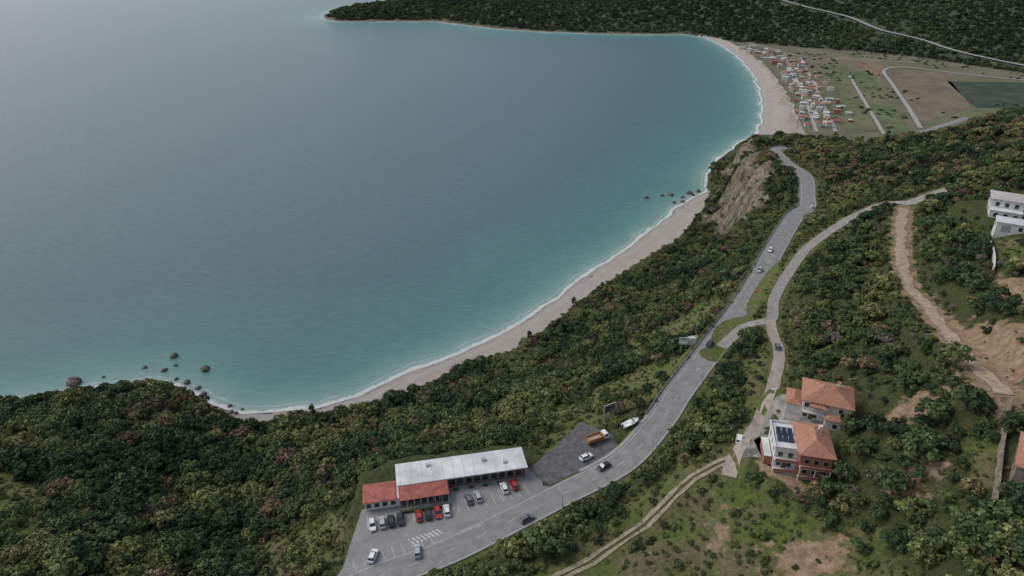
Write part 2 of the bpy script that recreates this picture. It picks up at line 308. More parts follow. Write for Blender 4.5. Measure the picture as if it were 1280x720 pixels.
ff=q.math('MULTIPLY',f1,q.ramp(q.tex(.7,5,.8),[(.35,(.3,.3,.3)),(.55,(.95,.95,.95))]))
c=q.mix(ff,c,(.76,.78,.78))
q.l(c,q.b.inputs["Base Color"]);q.b.inputs["IOR"].default_value=1.33;q.b.inputs["Specular IOR Level"].default_value=.5
q.l(q.math('MULTIPLY_ADD',ff,.5,.2),q.b.inputs["Roughness"])
q.bump(w1.outputs[0],1.0,2.2);sea.data.materials.append(q.m)
# ------------------------------------------------------------------ roads
ASPH=mat("asphalt",(.25,.245,.24),.85,.12,.35,c2=(.19,.185,.18));ASPD=mat("asphalt_dark",(.12,.117,.12),.9,.25,.6);CONC=mat("concrete",(.3,.28,.255),.85,.15,.5);CONC2=mat("concrete_kerb",(.33,.32,.3),.85,.12,1);YARD=mat("yard_concrete",(.27,.25,.225),.9,.25,.4)
PAINT=mat("road_paint",(.55,.55,.53),.6,.2,2);GRAV=mat("gravel_track",(.32,.275,.19),.95,.3,.9,bump=.4);DIRT=mat("dirt_track",(.4,.305,.22),.95,.25,.5,bump=.4);METAL=mat("galvanised_steel",(.5,.51,.52),.45,.1,2,metal=.6)
def normals(R):
    a=np.array(R)[:,:2];d=np.gradient(a,axis=0);d/=np.linalg.norm(d,axis=1)[:,None];return np.stack([-d[:,1],d[:,0]],-1)
def ribbon(b,R,o0,o1,dz,m,i0=0,i1=None,wob=0,drape=None):
    N=normals(R);i1=i1 or len(R);vs=[];k=0;K_=3 if drape is not None else 1
    for i in range(i0,min(i1,len(R))):
        x,y,z=R[i][:3];nx,ny=N[i]
        w0=wob*(random.random()-.5);w1=wob*(random.random()-.5)
        for t in range(K_+1):
            o=(o0+w0)*(1-t/K_)+(o1+w1)*t/K_;vs.append((x+nx*o,y+ny*o,z+dz))
        k+=1
    if drape is not None:
        a=np.array(vs);zz=terrain(a[:,0],a[:,1],False);vs=[(p[0],p[1],h+drape) for p,h in zip(vs,zz)]
    W1=K_+1
    b.add(vs,[(W1*j+t,W1*j+W1+t,W1*j+W1+t+1,W1*j+t+1) for j in range(k-1) for t in range(K_)],m)
def kerb(b,R,o0,o1,dz,h,m,i0,i1):
    N=normals(R);rings=[]
    for i in range(i0,i1):
        x,y,z=R[i][:3];nx,ny=N[i]
        rings.append([(x+nx*o,y+ny*o,z+dz+e) for o,e in((o0,-.5),(o0,h),(o1,h),(o1,-.5))])
    b.loft(rings,m)
iB=min(range(len(MAIN)),key=lambda i:abs(MAIN[i][0]-47)+abs(MAIN[i][1]-170));iC=min(range(len(MAIN)),key=lambda i:abs(MAIN[i][0]-212)+abs(MAIN[i][1]-536));iL=min(range(len(MAIN)),key=lambda i:abs(MAIN[i][0]-14)+abs(MAIN[i][1]-141))
b=B();ribbon(b,MAIN,-3.9,4.2,.02,ASPH);b.obj("main_road")
b=B();ribbon(b,MAIN,3.78,3.92,.03,PAINT);ribbon(b,MAIN,-3.7,-3.56,.03,PAINT)
M1=smooth(main,1.5);
for i in range(0,len(M1)-4,6): ribbon(b,M1,.05,.18,.034,PAINT,i,i+3)
b.obj("road_markings")
b=B();kerb(b,MAIN,4.25,5.3,0,.13,CONC2,iL+3,iC);b.obj("pavement")
b=B();kerb(b,MAIN,-4.15,-3.95,0,.13,CONC2,4,iC);b.obj("kerb")
b=B();kerb(b,MAIN,5.4,5.48,.55,.32,METAL,iB,iC+8)
NM=normals(MAIN)
for i in range(iB,iC+8):
    x,y,z=MAIN[i];nx,ny=NM[i];b.box(x+nx*5.55-.06,x+nx*5.55+.06,y+ny*5.55-.06,y+ny*5.55+.06,z-.5,z+.8,METAL)
b.obj("guardrail")
b=B();ribbon(b,SIDE[1:],-2.1,2.1,.0,CONC,wob=.2,drape=.17);b.obj("side_road")
b=B();ribbon(b,BR,-1.9,1.9,.0,mat("lane_concrete",(.36,.31,.265),.9,.2,.5),wob=.3,drape=.2);b.obj("lane")
b=B();ribbon(b,PA,-1.3,-.35,.0,GRAV,wob=.4,drape=.17);ribbon(b,PA,.35,1.3,.0,GRAV,wob=.4,drape=.17);b.obj("footpath")
b=B();ribbon(b,D2,-1.9,1.9,.0,DIRT,wob=1.4,drape=.16);b.obj("dirt_track")
PALE=mat("pale_road",(.36,.345,.32),.9)
b=B();ribbon(b,FR,-4.5,4.5,1.9,PALE);b.obj("hill_road")
b=B()
for r,w_ in ((r1,2.2),(r2,2.2),(r3,2.6),(r5,2),(r4,2.2)): ribbon(b,[(x,y,4.0) for x,y in smooth(r,15)],-w_,w_,.5,PALE)
b.obj("farm_roads")
def sheet(name,poly,zf,m,step=2.0):
    bm=bmesh.new();f=bm.faces.new([bm.verts.new((x,y,0)) for x,y in poly])
    bmesh.ops.triangulate(bm,faces=bm.faces[:])
    a=np.array(poly)
    for ax in (0,1):
        v=math.ceil(a[:,ax].min()/step)*step
        while v<a[:,ax].max():
            co=[0,0,0];no=[0,0,0];co[ax]=v;no[ax]=1
            bmesh.ops.bisect_plane(bm,geom=bm.verts[:]+bm.edges[:]+bm.faces[:],plane_co=co,plane_no=no);v+=step
    for v in bm.verts: v.co.z=zf(v.co.x,v.co.y)
    for f in bm.faces:
        f.normal_update()
        if f.normal.z<0: f.normal_flip()
    me=bpy.data.meshes.new(name);bm.to_mesh(me);bm.free();me.materials.append(m);o=bpy.data.objects.new(name,me);COL.objects.link(o);return o
q=NT("car_park_asphalt");g1=q.ramp(q.tex(.25,6,.7),[(.3,(.2,.195,.19)),(.7,(.29,.282,.275))]);g1=q.mix(q.ramp(q.tex(.09,3,.5),[(.56,(0,0,0)),(.58,(.5,.5,.5))]),g1,(.19,.185,.18));g1=q.mix(q.ramp(q.tex(1.3,4,.7),[(.62,(0,0,0)),(.72,(.6,.6,.6))]),g1,(.13,.125,.12));q.l(g1,q.b.inputs["Base Color"]);q.b.inputs["Roughness"].default_value=.85;LOTM=q.m
sheet("car_park",LOT,lambda x,y:74.2,LOTM,50)
sheet("asphalt_yard",EXT,lambda x,y:74.43+.07*(x-10),ASPD,50)
fc=dict(a=(.135,.145,.085),b=(.125,.14,.075),c=(.105,.14,.065),d=(.22,.155,.105),e=(.18,.14,.105),f=(.065,.085,.065),g=(.125,.165,.07),h=(.19,.15,.105),i=(.14,.145,.085))
for k,v in FIELDS.items():
    P=pp(v);c=fc[k];q=NT("field_"+k);w=q.n("ShaderNodeTexWave");g=q.n("ShaderNodeNewGeometry");mp=q.n("ShaderNodeMapping");mp.inputs["Rotation"].default_value=(0,0,-1.2+(1.57 if k in 'be' else 0));q.l(g.outputs["Position"],mp.inputs[0]);q.l(mp.outputs[0],w.inputs[0]);w.inputs["Scale"].default_value=.025;w.inputs["Distortion"].default_value=4;w.inputs["Detail"].default_value=4
    cc=q.mix(q.ramp(q.tex(.03,8,.75),[(.35,(0,0,0)),(.65,(1,1,1))]),tuple(x*.65 for x in c),tuple(x*1.35 for x in c))
    if k!='f': cc=q.mix(q.ramp(q.tex(.013,6,.7),[(.5,(0,0,0)),(.6,(.75,.75,.75))]),cc,(.2,.165,.115))
    cc=q.mix(q.math('MULTIPLY',w.outputs[1],.3),cc,(.17,.17,.11) if k!='f' else (.05,.07,.055))
    q.l(cc,q.b.inputs["Base Color"]);q.b.inputs["Roughness"].default_value=1;q.b.inputs["Specular IOR Level"].default_value=.05
    sheet("farm_field",P,lambda x,y:4.25,q.m,500)
# parking markings
b=B();r=math.radians(14)
def lotline(x,y,L,w,rot): b.box(x-w/2,x+w/2,y-L/2,y+L/2,74.21,74.215,PAINT,rot=rot,c=(x,y))
for i in range(11): lotline(-38.5+i*2.45*math.cos(r),131.3+i*2.45*math.sin(r),5,.13,r)
for i in range(8): lotline(-12.5+i*2.5*math.cos(r*1.4),138+i*2.5*math.sin(r*1.4),5,.13,r*1.4)
for i in range(9): lotline(-39+i*2.5*math.cos(.45),117+i*2.5*math.sin(.45),4.5,.13,.45)
for i in range(7): lotline(-28.6+i*.95*math.cos(r),136.8+i*.95*math.sin(r),2.6,.45,r)
for i in range(8): lotline(-26+i*1.1*math.cos(.45),125+i*1.1*math.sin(.45),2.4,.4,.9)
b.obj("parking_lines")
b=B();b.box(-14,-8,128.6,130,74.1,74.38,CONC2,rot=.5,c=(-11,129.3));b.obj("traffic_island",bev=.05)
# ------------------------------------------------------------------ vehicles
GLASS=mat("dark_glass",(.02,.025,.03),.12,.1,3,spec=.8);TYRE=mat("tyre_rubber",(.02,.02,.02),.8);LAMP=mat("lamp_glass",(.6,.6,.58),.2);RED=mat("tail_lamp",(.35,.02,.02),.3);RIM=mat("alloy_rim",(.4,.4,.42),.35,metal=.7);BLK=mat("black_plastic",(.03,.03,.03),.6)
def paint(n,c): return mat("car_paint_"+n,c,.28,.06,1.2,spec=.6)
CP=dict(w=paint("white",(.75,.75,.74)),s=paint("silver",(.42,.43,.45)),k=paint("black",(.03,.03,.035)),g=paint("grey",(.14,.15,.17)),r=paint("red",(.38,.03,.025)),b=paint("blue",(.04,.07,.16)))
def car(x,y,rz,col,z=None,suv=0):
    b=B();m=CP[col];h=.12*suv
    def ring(X,w,z0,z1): return [(X,-w,z0+.1),(X,-w*.97,z0),(X,w*.97,z0),(X,w,z0+.1),(X,w,z1-.12),(X,w*.88,z1),(X,-w*.88,z1),(X,-w,z1-.12)]
    b.loft([ring(-2.15,.72,.35,.82),ring(-2.0,.86,.22,.95+h),ring(-1.2,.89,.2,.98+h),ring(.6,.9,.2,.95+h),ring(1.5,.87,.2,.86+h),ring(2.05,.8,.25,.72+h),ring(2.18,.66,.35,.6)],m)
    vs=[(-1.95,-.8,.93+h),(-1.95,.8,.93+h),(-1.45,.62,1.42+h),(-1.45,-.62,1.42+h),(1.05,-.8,.91+h),(1.05,.8,.91+h),(.3,.62,1.43+h),(.3,-.62,1.43+h)]
    b.add(vs,[(0,1,2,3)[::-1],(4,5,6,7),(0,4,7,3),(1,2,6,5),(3,7,6,2)],GLASS)
    b.loft([[(-1.5,-.62,1.41+h),(-1.5,.62,1.41+h),(-1.42,.55,1.48+h),(-1.42,-.55,1.48+h)],[(.35,-.62,1.41+h),(.35,.62,1.41+h),(.2,.55,1.49+h),(.2,-.55,1.49+h)]],m)
    for sx in(-.82,.82):
        sg=.1 if sx>0 else -.1
        b.add([(-.55,sx,.93+h),(-.43,sx,.93+h),(-.43,sx*.77,1.44+h),(-.55,sx*.77,1.44+h)],[(0,1,2,3)],m)
        b.box(.75,.92,min(sx+sg*.2,sx+sg*2),max(sx+sg*.2,sx+sg*2),.95+h,1.07+h,m)
        for wx in(-1.3,1.35):
            b.cyl((wx,sx*.8,.32),(wx,sx*1.11,.32),.33,.33,TYRE,14);b.cyl((wx,sx*1.11,.32),(wx,sx*1.12,.32),.2,.2,RIM,10)
        b.box(2.0,2.14,sx*.72-.14,sx*.72+.14,.56,.7,LAMP);b.box(-2.17,-2.05,sx*.8-.12,sx*.8+.12,.66,.82,RED)
    b.box(2.1,2.2,-.4,.4,.32,.5,BLK)
    return b.obj("parked_car" if z==74.2 else "car",(x,y,(T1(x,y)+.17) if z is None else z),rz,bev=.03)
r90=math.radians(104)
for i,(x,y,c) in enumerate([(-37,131,'w'),(-34.5,131.7,'s'),(-32.2,132.3,'k'),(-29.8,132.9,'k'),(-25,134.1,'r'),(-22.6,134.7,'k'),(-20.1,135.3,'r'),(-17.7,135.9,'w')]): car(x,y-.8,r90+(math.pi if i%3==0 else 0)+random.uniform(-.04,.04),c,74.2,i%2)
for x,y,c,a in[(-12,139.3,'g',110),(-9.5,140.2,'s',110),(-2.2,143.5,'w',108),(.6,144.8,'r',110),(-24,121.5,'s',100),(-35,120,'w',80)]: car(x,y,math.radians(a),c,74.2,1)
def near(R,x,y):
    i=min(range(1,len(R)-1),key=lambda i:(R[i][0]-x)**2+(R[i][1]-y)**2);N=normals(R);d=(N[i][1],-N[i][0]);return R[i],N[i],math.atan2(d[1],d[0])
for x,y,c,o in[(3,131,'g',-2),(27,148.5,'k',2),(73,209,'k',2),(104,250,'r',-2),(168,367,'w',-2),(126,292,'w',2),(112,272,'s',2),(199,460,'s',2)]:
    p,nn,an=near(MAIN,x,y);car(p[0]+nn[0]*o,p[1]+nn[1]*o,an+(math.pi if o>0 else 0),c,p[2]+.03)
car(22,155,.55,'w',75.3,1);car(62.5,146,1.2,'w');car(90.5,196,1.3,'g')
def truck(x,y,z,rz):
    e=empty("tipper_truck",(x,y,z),rz);OR=mat("truck_bed_paint",(.42,.17,.06),.6,.25,1);WH=CP['w']
    b=B();b.box(-3.6,3.5,-.45,.45,.65,.9,BLK);b.obj("chassis",parent=e)
    b=B();b.loft([[(1.9,-1.15,.8),(1.9,1.15,.8),(1.9,1.1,2.7),(1.9,-1.1,2.7)],[(3.5,-1.15,.8),(3.5,1.15,.8),(3.2,1.1,2.75),(3.2,-1.1,2.75)],[(3.75,-1.1,.8),(3.75,1.1,.8),(3.65,1.05,1.7),(3.65,-1.05,1.7)]],WH);b.obj("cab",parent=e,bev=.06)
    b=B();b.add([(3.68,-1,1.75),(3.68,1,1.75),(3.3,.98,2.6),(3.3,-.98,2.6)],[(0,1,2,3)],GLASS)
    for s in(-1,1): b.box(2.3,3.1,s*1.13-.02,s*1.13+.02,1.7,2.45,GLASS)
    b.obj("windscreen",parent=e)
    b=B();b.box(-3.8,1.7,-1.2,1.2,1.0,1.15,OR)
    for s in(-1,1): b.box(-3.8,1.7,s*1.2-.05,s*1.2+.05,1.15,2.2,OR)
    b.box(1.6,1.7,-1.15,1.15,1.15,2.4,OR);b.box(-3.8,-3.7,-1.15,1.15,1.15,2.2,OR);b.box(-3.6,1.5,-1.1,1.1,1.16,1.7,DIRT,top=.3);b.obj("tipper_bed",parent=e)
    b=B()
    for wx in(-2.9,-1.7,2.7):
        for s in(-1,1): b.cyl((wx,s*.75,.5),(wx,s*1.15,.5),.5,.5,TYRE,14);b.cyl((wx,s*1.15,.5),(wx,s*1.16,.5),.25,.25,RIM)
    b.obj("wheels",parent=e)
truck(26,162.5,75.56,.45)
b=B();WB=mat("boat_gelcoat",(.75,.76,.75),.3,.06)
def br(x,w,zt): return [(x,-w,zt),(x,-w*.75,.75),(x,0,.5+.02*abs(x)),(x,w*.75,.75),(x,w,zt),(x,w*.85,zt),(x,0,zt-.35),(x,-w*.85,zt)]
b.loft([br(-3,1,1.35),br(-1.5,1.15,1.4),br(.5,1.15,1.5),br(2,.8,1.65),br(3.2,.12,1.85)],WB)
b.box(-.4,.9,-.7,.7,1.2,1.8,WB,top=.15);b.box(.85,1,-.6,.6,1.6,2.1,GLASS);b.box(-3.4,-3,-.2,.2,.9,1.8,BLK)
b.box(-2.5,4,-.08,.08,.35,.5,METAL)
for s in(-1,1): b.cyl((-.8,s*.9,.3),(-.8,s*1.15,.3),.3,.3,TYRE)
b.obj("motor_boat",(37,168.5,T1(37,168.5)),.55)
def billboard(x,y,rz,c,h=4,w=6):
    b=B();z=T1(x,y);q=mat("poster_%d"%int(x),c,.5,.5,.6,c2=(.05,.06,.07))
    for s in(-w/3,w/3): b.cyl((s,0,-1),(s,0,h),.12,.12,METAL)
    b.box(-w/2,w/2,-.12,.12,h-.2,h+2.8,mat("billboard_frame",(.5,.5,.5)));b.box(-w/2+.15,w/2-.15,-.14,-.123,h-.05,h+2.65,q);b.box(-w/2+.15,w/2-.15,.123,.14,h-.05,h+2.65,q)
    b.obj("billboard",(x,y,z),rz)
billboard(65,214,-.15,(.6,.6,.58),3.0);billboard(31.5,176,.5,(.12,.1,.09),3.5,4.5)
b=B();b.box(-3,3,-2,2,-1,.35,CONC);b.box(-2.6,0,-1.4,1.4,.35,1.2,mat("white_render",(.66,.65,.62)));b.obj("concrete_plinth",(71,225,T1(71,225)+.4),.5)
def lamp(x,y,rz,h=7):
    b=B();b.cyl((0,0,-.5),(0,0,h),.1,.06,METAL,8);b.cyl((0,0,h),(1.3,0,h+.35),.05,.04,METAL,6);b.box(1.2,1.8,-.12,.12,h+.28,h+.42,LAMP);b.obj("street_lamp",(x,y,T1(x,y)),rz)
for i in(24,34,46,60,74,88,102): 
    x,y,z=MAIN[i];nn=NM[i];lamp(x-nn[0]*4.9,y-nn[1]*4.9,math.atan2(nn[1],nn[0]))
# ------------------------------------------------------------------ buildings
WHT=mat("white_render",(.66,.65,.62),.8,.08,.8)
q=NT("roof_tiles");tc=q.n("ShaderNodeTexCoord");w=q.n("ShaderNodeTexWave");q.l(tc.outputs["Object"],w.inputs[0]);w.inputs["Scale"].default_value=1.6;w.bands_direction='X'
q.l(q.mix(q.math('MULTIPLY',w.outputs[1],.35),q.ramp(q.tex(1.2,6,.7),[(.3,(.27,.12,.08)),(.5,(.42,.2,.13)),(.7,(.52,.28,.19))]),(.22,.09,.06)),q.b.inputs["Base Color"]);q.b.inputs["Roughness"].default_value=.8;q.bump(w.outputs[1],.5,.08);TILE=q.m
TERRA=mat("terracotta_render",(.36,.145,.095),.85,.12,.7);REDR=mat("red_roof_sheet",(.36,.11,.085),.6,.25,.5);BRN=mat("brown_timber",(.16,.09,.06),.7,.2,1);ROOFW=mat("white_membrane",(.66,.67,.66),.6,.12,.25,c2=(.44,.45,.44));FRAME=mat("window_frame",(.6,.6,.58),.5)
def windows(b,f,pts,w=1.1,h=1.3,g=GLASS):
    for axis,pos,u,z in pts:
        if axis=='y': b.box(u-w/2-.08,u+w/2+.08,pos-.05,pos+.05,z-.08,z+h+.08,FRAME);b.box(u-w/2,u+w/2,pos-.08,pos+.08,z,z+h,g)
        else: b.box(pos-.05,pos+.05,u-w/2-.08,u+w/2+.08,z-.08,z+h+.08,FRAME);b.box(pos-.08,pos+.08,u-w/2,u+w/2,z,z+h,g)
e=empty("restaurant",(-31.5,141.8,74.2),math.radians(11.5))
b=B();b.box(0,36,0,7.4,-.5,3.6,BRN);b.box(0,13,-5.0,-.01,-.5,3.1,BRN);b.box(-9.5,-.02,-4.4,2.2,-.5,2.8,WHT);b.obj("walls",parent=e)
b=B();b.box(-.6,36.6,-.9,7.9,3.6,3.95,ROOFW)
for i in range(12): b.box(i*3+.4,i*3+.52,-.8,7.8,3.95,4.03,FRAME)
b.box(8,9,5,6,3.95,4.7,METAL);b.box(24,25.2,4,5,3.95,4.8,METAL);b.box(30,31,2,3,3.95,4.6,METAL);b.obj("roof",parent=e)
b=B();b.add([(-.2,-5.8,2.9),(13.4,-5.8,2.9),(13.4,-.92,3.6),(-.2,-.92,3.6),(-.2,-5.8,3.05),(13.4,-5.8,3.05),(13.4,-.92,3.75),(-.2,-.92,3.75)],[(3,2,1,0),(4,5,6,7),(0,1,5,4),(1,2,6,5),(2,3,7,6),(3,0,4,7)],REDR)
b.box(-9.9,-.7,-4.9,2.6,2.8,3.0,REDR,top=.25)
for i in range(8): b.cyl((-.1+i*1.92,-5.7,-.1),(-.1+i*1.92,-5.7,2.95),.07,.07,FRAME,6)
b.obj("terrace_roof",parent=e)
b=B();windows(b,1,[('y',-.02,14.8+i*2.4,.7) for i in range(9)],1.8,2.1);windows(b,1,[('y',-5.02,1.2+i*1.75,.6) for i in range(7)],1.4,1.9);windows(b,1,[('y',-4.42,-8.5+i*2.2,.8) for i in range(4)],1.3,1.4);b.obj("windows",parent=e)
b=B();b.box(12.1,12.95,-5.06,-5.0,0,2.2,BLK);b.box(-.3,13.6,-7.6,-6.9,-.05,.7,mat("hedge",(.05,.09,.03),.9,.4,4))
for i in range(5): b.box(15+i*4.2,16.4+i*4.2,-1.9,-1.2,-.05,.5,mat("hedge",(.05,.09,.03),.9,.4,4))
b.obj("door",parent=e)
e=empty("villa",(86,152.5,95),math.radians(-22))
b=B();b.box(-5,7,-5,5,-3,6.2,WHT);b.box(-9,-5.02,-4,3,-3,3.3,WHT);b.box(1,6,-8,-5.02,-3,3.2,WHT);b.box(-8.9,-5,-7,-4.02,-3,.2,CONC);b.obj("walls",parent=e)
b=B();b.hip(-5,7,-5,5,6.25,2.6,TILE,.7);b.hip(-9,-5.4,-4,3,3.35,1.1,TILE,.35);b.hip(1,6,-8,-5.6,3.25,.9,TILE,.3);b.box(3,3.7,1.2,1.9,7,9.4,WHT);b.box(2.9,3.8,1.1,2.0,9.4,9.55,TILE);b.hip(-3,1,-6.2,-2,5.2,1.6,TILE,.3);b.obj("roof",parent=e)
b=B();windows(b,1,[('y',-5,u,z) for u in(-4,-1.6,4.6) for z in(.8,3.9)]+[('x',-5,u,3.9) for u in(-3,0,3)]+[('x',7,u,z) for u in(-3,0,3) for z in(.8,3.9)]+[('x',-9,u,.9) for u in(-2.5,1)]+[('y',-8,3.5,.9)]);b.obj("windows",parent=e)
b=B();b.box(-3,-2,-5.09,-4.9,-.1,2.1,BRN);b.box(-4.8,1,-6.6,-5.03,2.9,3.05,WHT)
for i in range(15): b.box(-4.75+i*.4,-4.7+i*.4,-6.58,-6.52,3.05,3.95,METAL)
b.box(-4.8,1,-6.6,-6.5,3.95,4.02,METAL);b.obj("door",parent=e)
e=empty("apartment_house",(72.5,133,94.5),math.radians(-12))
b=B();b.box(-1,6.5,-6,6,-3,7.2,TERRA);b.box(-6.5,-1.02,-4,6,-3,6.2,WHT);b.box(-6.5,-1.05,-5.2,-4.02,-3,.2,TERRA);b.box(-8.5,-6.52,-3,4,-3,2.6,TERRA);b.obj("walls",parent=e)
b=B();b.hip(-1,6.5,-6,6,7.25,2.2,TILE,.6);b.box(-6.8,-1.1,-4.3,6.3,6.2,6.45,ROOFW);b.box(-6.8,-6.6,-4.3,6.3,6.45,7.1,WHT);b.box(-6.6,-1.7,-4.3,-4.1,6.45,7.1,WHT);b.box(-6.6,-1.7,6.1,6.3,6.45,7.1,WHT);b.box(-8.6,-6.85,-3.1,4.1,2.6,2.8,ROOFW);b.box(4,4.8,2,2.8,8,10,WHT);b.obj("roof",parent=e)
b=B();PV=mat("solar_cell",(.02,.03,.06),.2,.2,3,spec=.8)
for i in range(3):
    for j in range(2): X=-5.9+i*1.35;Y=-1.5+j*2.6;b.add([(X,Y,6.7),(X+1.2,Y,6.7),(X+1.2,Y+2,7.6),(X,Y+2,7.6),(X,Y,6.62),(X+1.2,Y,6.62),(X+1.2,Y+2,7.52),(X,Y+2,7.52)],[(0,1,2,3),(7,6,5,4),(0,4,5,1),(2,6,7,3),(1,5,6,2),(3,7,4,0)],PV)
b.obj("solar_panels",parent=e)
b=B();windows(b,1,[('y',-6,u,z) for u in(.6,2.8,5) for z in(-1.6,1.2,4.4)]+[('y',-4,u,z) for u in(-5.2,-2.8) for z in(1,4)]+[('x',-6.5,u,4) for u in(-2,1,4)]+[('x',6.5,u,z) for u in(-4,0,4) for z in(1.2,4.4)]);b.obj("windows",parent=e)
b=B()
for z in(.35,3.5):
    b.box(-6.5,-1.1,-5.7,-4.05,z,z+.15,WHT);b.box(-6.5,-1.1,-5.75,-5.65,z+.15,z+.95,TERRA)
    b.box(-.9,6.4,-7.2,-6.02,z,z+.15,WHT);b.box(-.9,6.4,-7.25,-7.15,z+.15,z+.95,TERRA)
for x in(-.8,2.8,6.2): b.cyl((x,-7.1,-3),(x,-7.1,3.5),.14,.14,WHT)
b.obj("balconies",parent=e);b=B();b.box(-4.4,-3.4,-4.12,-3.95,.5,2.6,BRN);b.obj("door",parent=e)
sheet("courtyard",pp("60,138 66,142 67,128 78,126 81,131 79,146 92,145 94,150 90,160 78,160 66,152"),lambda x,y:T1(x,y)+.12,YARD,2)
e=empty("white_villa",(187,240,119.5),math.radians(-30))
b=B();b.box(-7,8,-5,5,-3,6,WHT);b.box(-7,3,-9,-5.02,-3,2.8,WHT);b.obj("walls",parent=e)
b=B();b.hip(-7,8,-5,5,6.05,1.3,mat("grey_tiles",(.45,.42,.4)),.5);b.box(-7.2,3.2,-9.2,-5.05,2.8,3.0,ROOFW);b.obj("roof",parent=e)
b=B();windows(b,1,[('y',-5,u,3.4) for u in(-5,-2,1,4,6.5)]+[('y',-9,u,.5) for u in(-5,-2,1)]+[('x',-7,u,z) for u in(-3,0,3) for z in(.5,3.4)],1.3,1.5);b.obj("windows",parent=e)
b=B();b.box(4,5,-5.12,-4.9,-.1,2.1,BRN);b.obj("door",parent=e)
e=empty("garage",(172.5,217.5,T1(172,217.5)+1.0),math.radians(-30))
b=B();b.box(-5,5,-3,3,-4,3,WHT);b.obj("walls",parent=e);b=B();b.box(-5.3,5.3,-3.3,3.3,3,3.25,ROOFW);b.obj("roof",parent=e);b=B();b.box(-3.5,-.8,-3.06,-2.95,-.2,2.2,METAL);windows(b,1,[('y',-3,2,.9),('x',-5,0,.9)]);b.obj("door",parent=e)
def wall(name,pts,h,th,m,dn=2):
    P=profile(pts,1);b=B();N=normals(P);rg=[]
    for (x,y,z),(nx,ny) in zip(P,N): z=T1(x,y);rg.append([(x-nx*th,y-ny*th,z-dn),(x-nx*th,y-ny*th,z+h),(x+nx*th,y+ny*th,z+h),(x+nx*th,y+ny*th,z-dn)])
    b.loft(rg,m);b.obj(name)
wall("white_boundary_wall",pp("167,224 163,213 158,203 152,193"),2.0,.2,WHT)
STONE=mat("stone_masonry",(.25,.215,.17),.9,.35,1.2,bump=.6)
wall("stone_retaining_wall",pp("77,74 82,82 90,92 98,103 108,118 114,126"),2.2,.35,STONE,3)
e=empty("stone_house",(105.5,105,T1(106,104)),math.radians(52))
b=B();b.box(-6,6,-3,3,-4,4,STONE);b.obj("walls",parent=e);b=B();b.hip(-6,6,-3,3,4.05,1.6,TILE,.5);b.obj("roof",parent=e);b=B();windows(b,1,[('y',3,u,1.2) for u in(-4,-1,2,4.5)]+[('x',-6,0,1.2)]);b.obj("windows",parent=e);b=B();b.box(0,1,2.95,3.1,-.2,2,BRN);b.obj("door",parent=e)
# beach-front village
bl=[(459,1391),(461,1258),(437,1093),(397,944),(360,800)];BL=smooth(bl,8)
wm=[WHT,WHT,mat("cream_render",(.55,.5,.42)),mat("pale_grey_render",(.5,.5,.5)),TERRA];rm=[TILE,TILE,ROOFW,ROOFW,REDR,mat("grey_tiles",(.45,.42,.4)),mat("cream_render",(.5,.5,.4))]
used=[]
for k in range(330):
    p=random.choice(BL);x=p[0]+random.uniform(-18,52)*random.random()**.6;y=p[1]+random.uniform(-8,8)
    w=random.uniform(4,12);d=random.uniform(4,8)
    if any((x-u)**2+(y-v)**2<(w+r)**2*.5 for u,v,r in used): continue
    used.append((x,y,w));h=random.choice([2.8,3,3,5.6]);b=B();W_=random.choice(wm);R_=random.choice(rm);b.box(-w/2,w/2,-d/2,d/2,-1,h,W_)
    if R_ in(TILE,REDR): b.hip(-w/2,w/2,-d/2,d/2,h+.02,1.3,R_,.4)
    else: b.box(-w/2-.3,w/2+.3,-d/2-.3,d/2+.3,h,h+.25,R_)
    windows(b,1,[('y',-d/2,u,z) for u in(-w/4,w/4) for z in([1] if h<4 else [1,3.8])]);b.box(-.45,.45,-d/2-.1,-d/2+.02,0,2.1,BRN)
    b.obj("beach_house",(x,y,4.0),random.choice([-.3,1.27])+random.uniform(-.1,.1))
b=B()
for k in range(90):
    p=random.choice(BL);x=p[0]-random.uniform(18,34);y=p[1]+random.uniform(-5,5);z=3.8
    b.cyl((x,y,z-1),(x,y,z+2),.06,.06,BRN,5);b.cyl((x,y,z+1.8),(x,y,z+2.5),1.5,.05,mat("parasol_straw",(.3,.22,.13)),8)
b.obj("beach_parasols")
def rock(name,x,y,r,z=0,sub=3):
    bm=bmesh.new();bmesh.ops.create_icosphere(bm,subdivisions=sub,radius=1);s=random.random()*50
    vv=np.array([tuple(v.co) for v in bm.verts]);f=.7+.7*fbm(vv[:,0]*2+s,vv[:,1]*2+vv[:,2]*1.7,1.1,s,3)
    for v,k in zip(bm.verts,f): v.co=Vector((v.co.x*k*r,v.co.y*k*r*.8,v.co.z*k*r*.7))
    me=bpy.data.meshes.new(name);bm.to_mesh(me);bm.free();me.materials.append(mat("wet_rock",(.13,.115,.1),.6,.5,.9,bump=.8));o=bpy.data.objects.new(name,me);COL.objects.link(o);o.location=(x,y,z);o.rotation_euler[2]=random.random()*6;return o
for x,y,r in[(-233,297,4.0),(-190,308,1.8),(-191,322,2.5),(-168,309,2.8),(-202,311,1.4),(-186,313,1.2),(-238,289,1.3),(-220,302,1.0),(-173,297,1.9),(-259,281,1.6),(-180,300,1.2),(-165,292,1.6),(-196,300,1.0),(-160,287,1.5),(120,576,2.2),(135,581,1.8),(143,583,3.0),(142,563,1.9),(150,566,2.3),(161,587,3.2),(152,576,1.9),(163,582,1.8),(170,592,2.6)]: rock("sea_rock",x,y,r,.2)
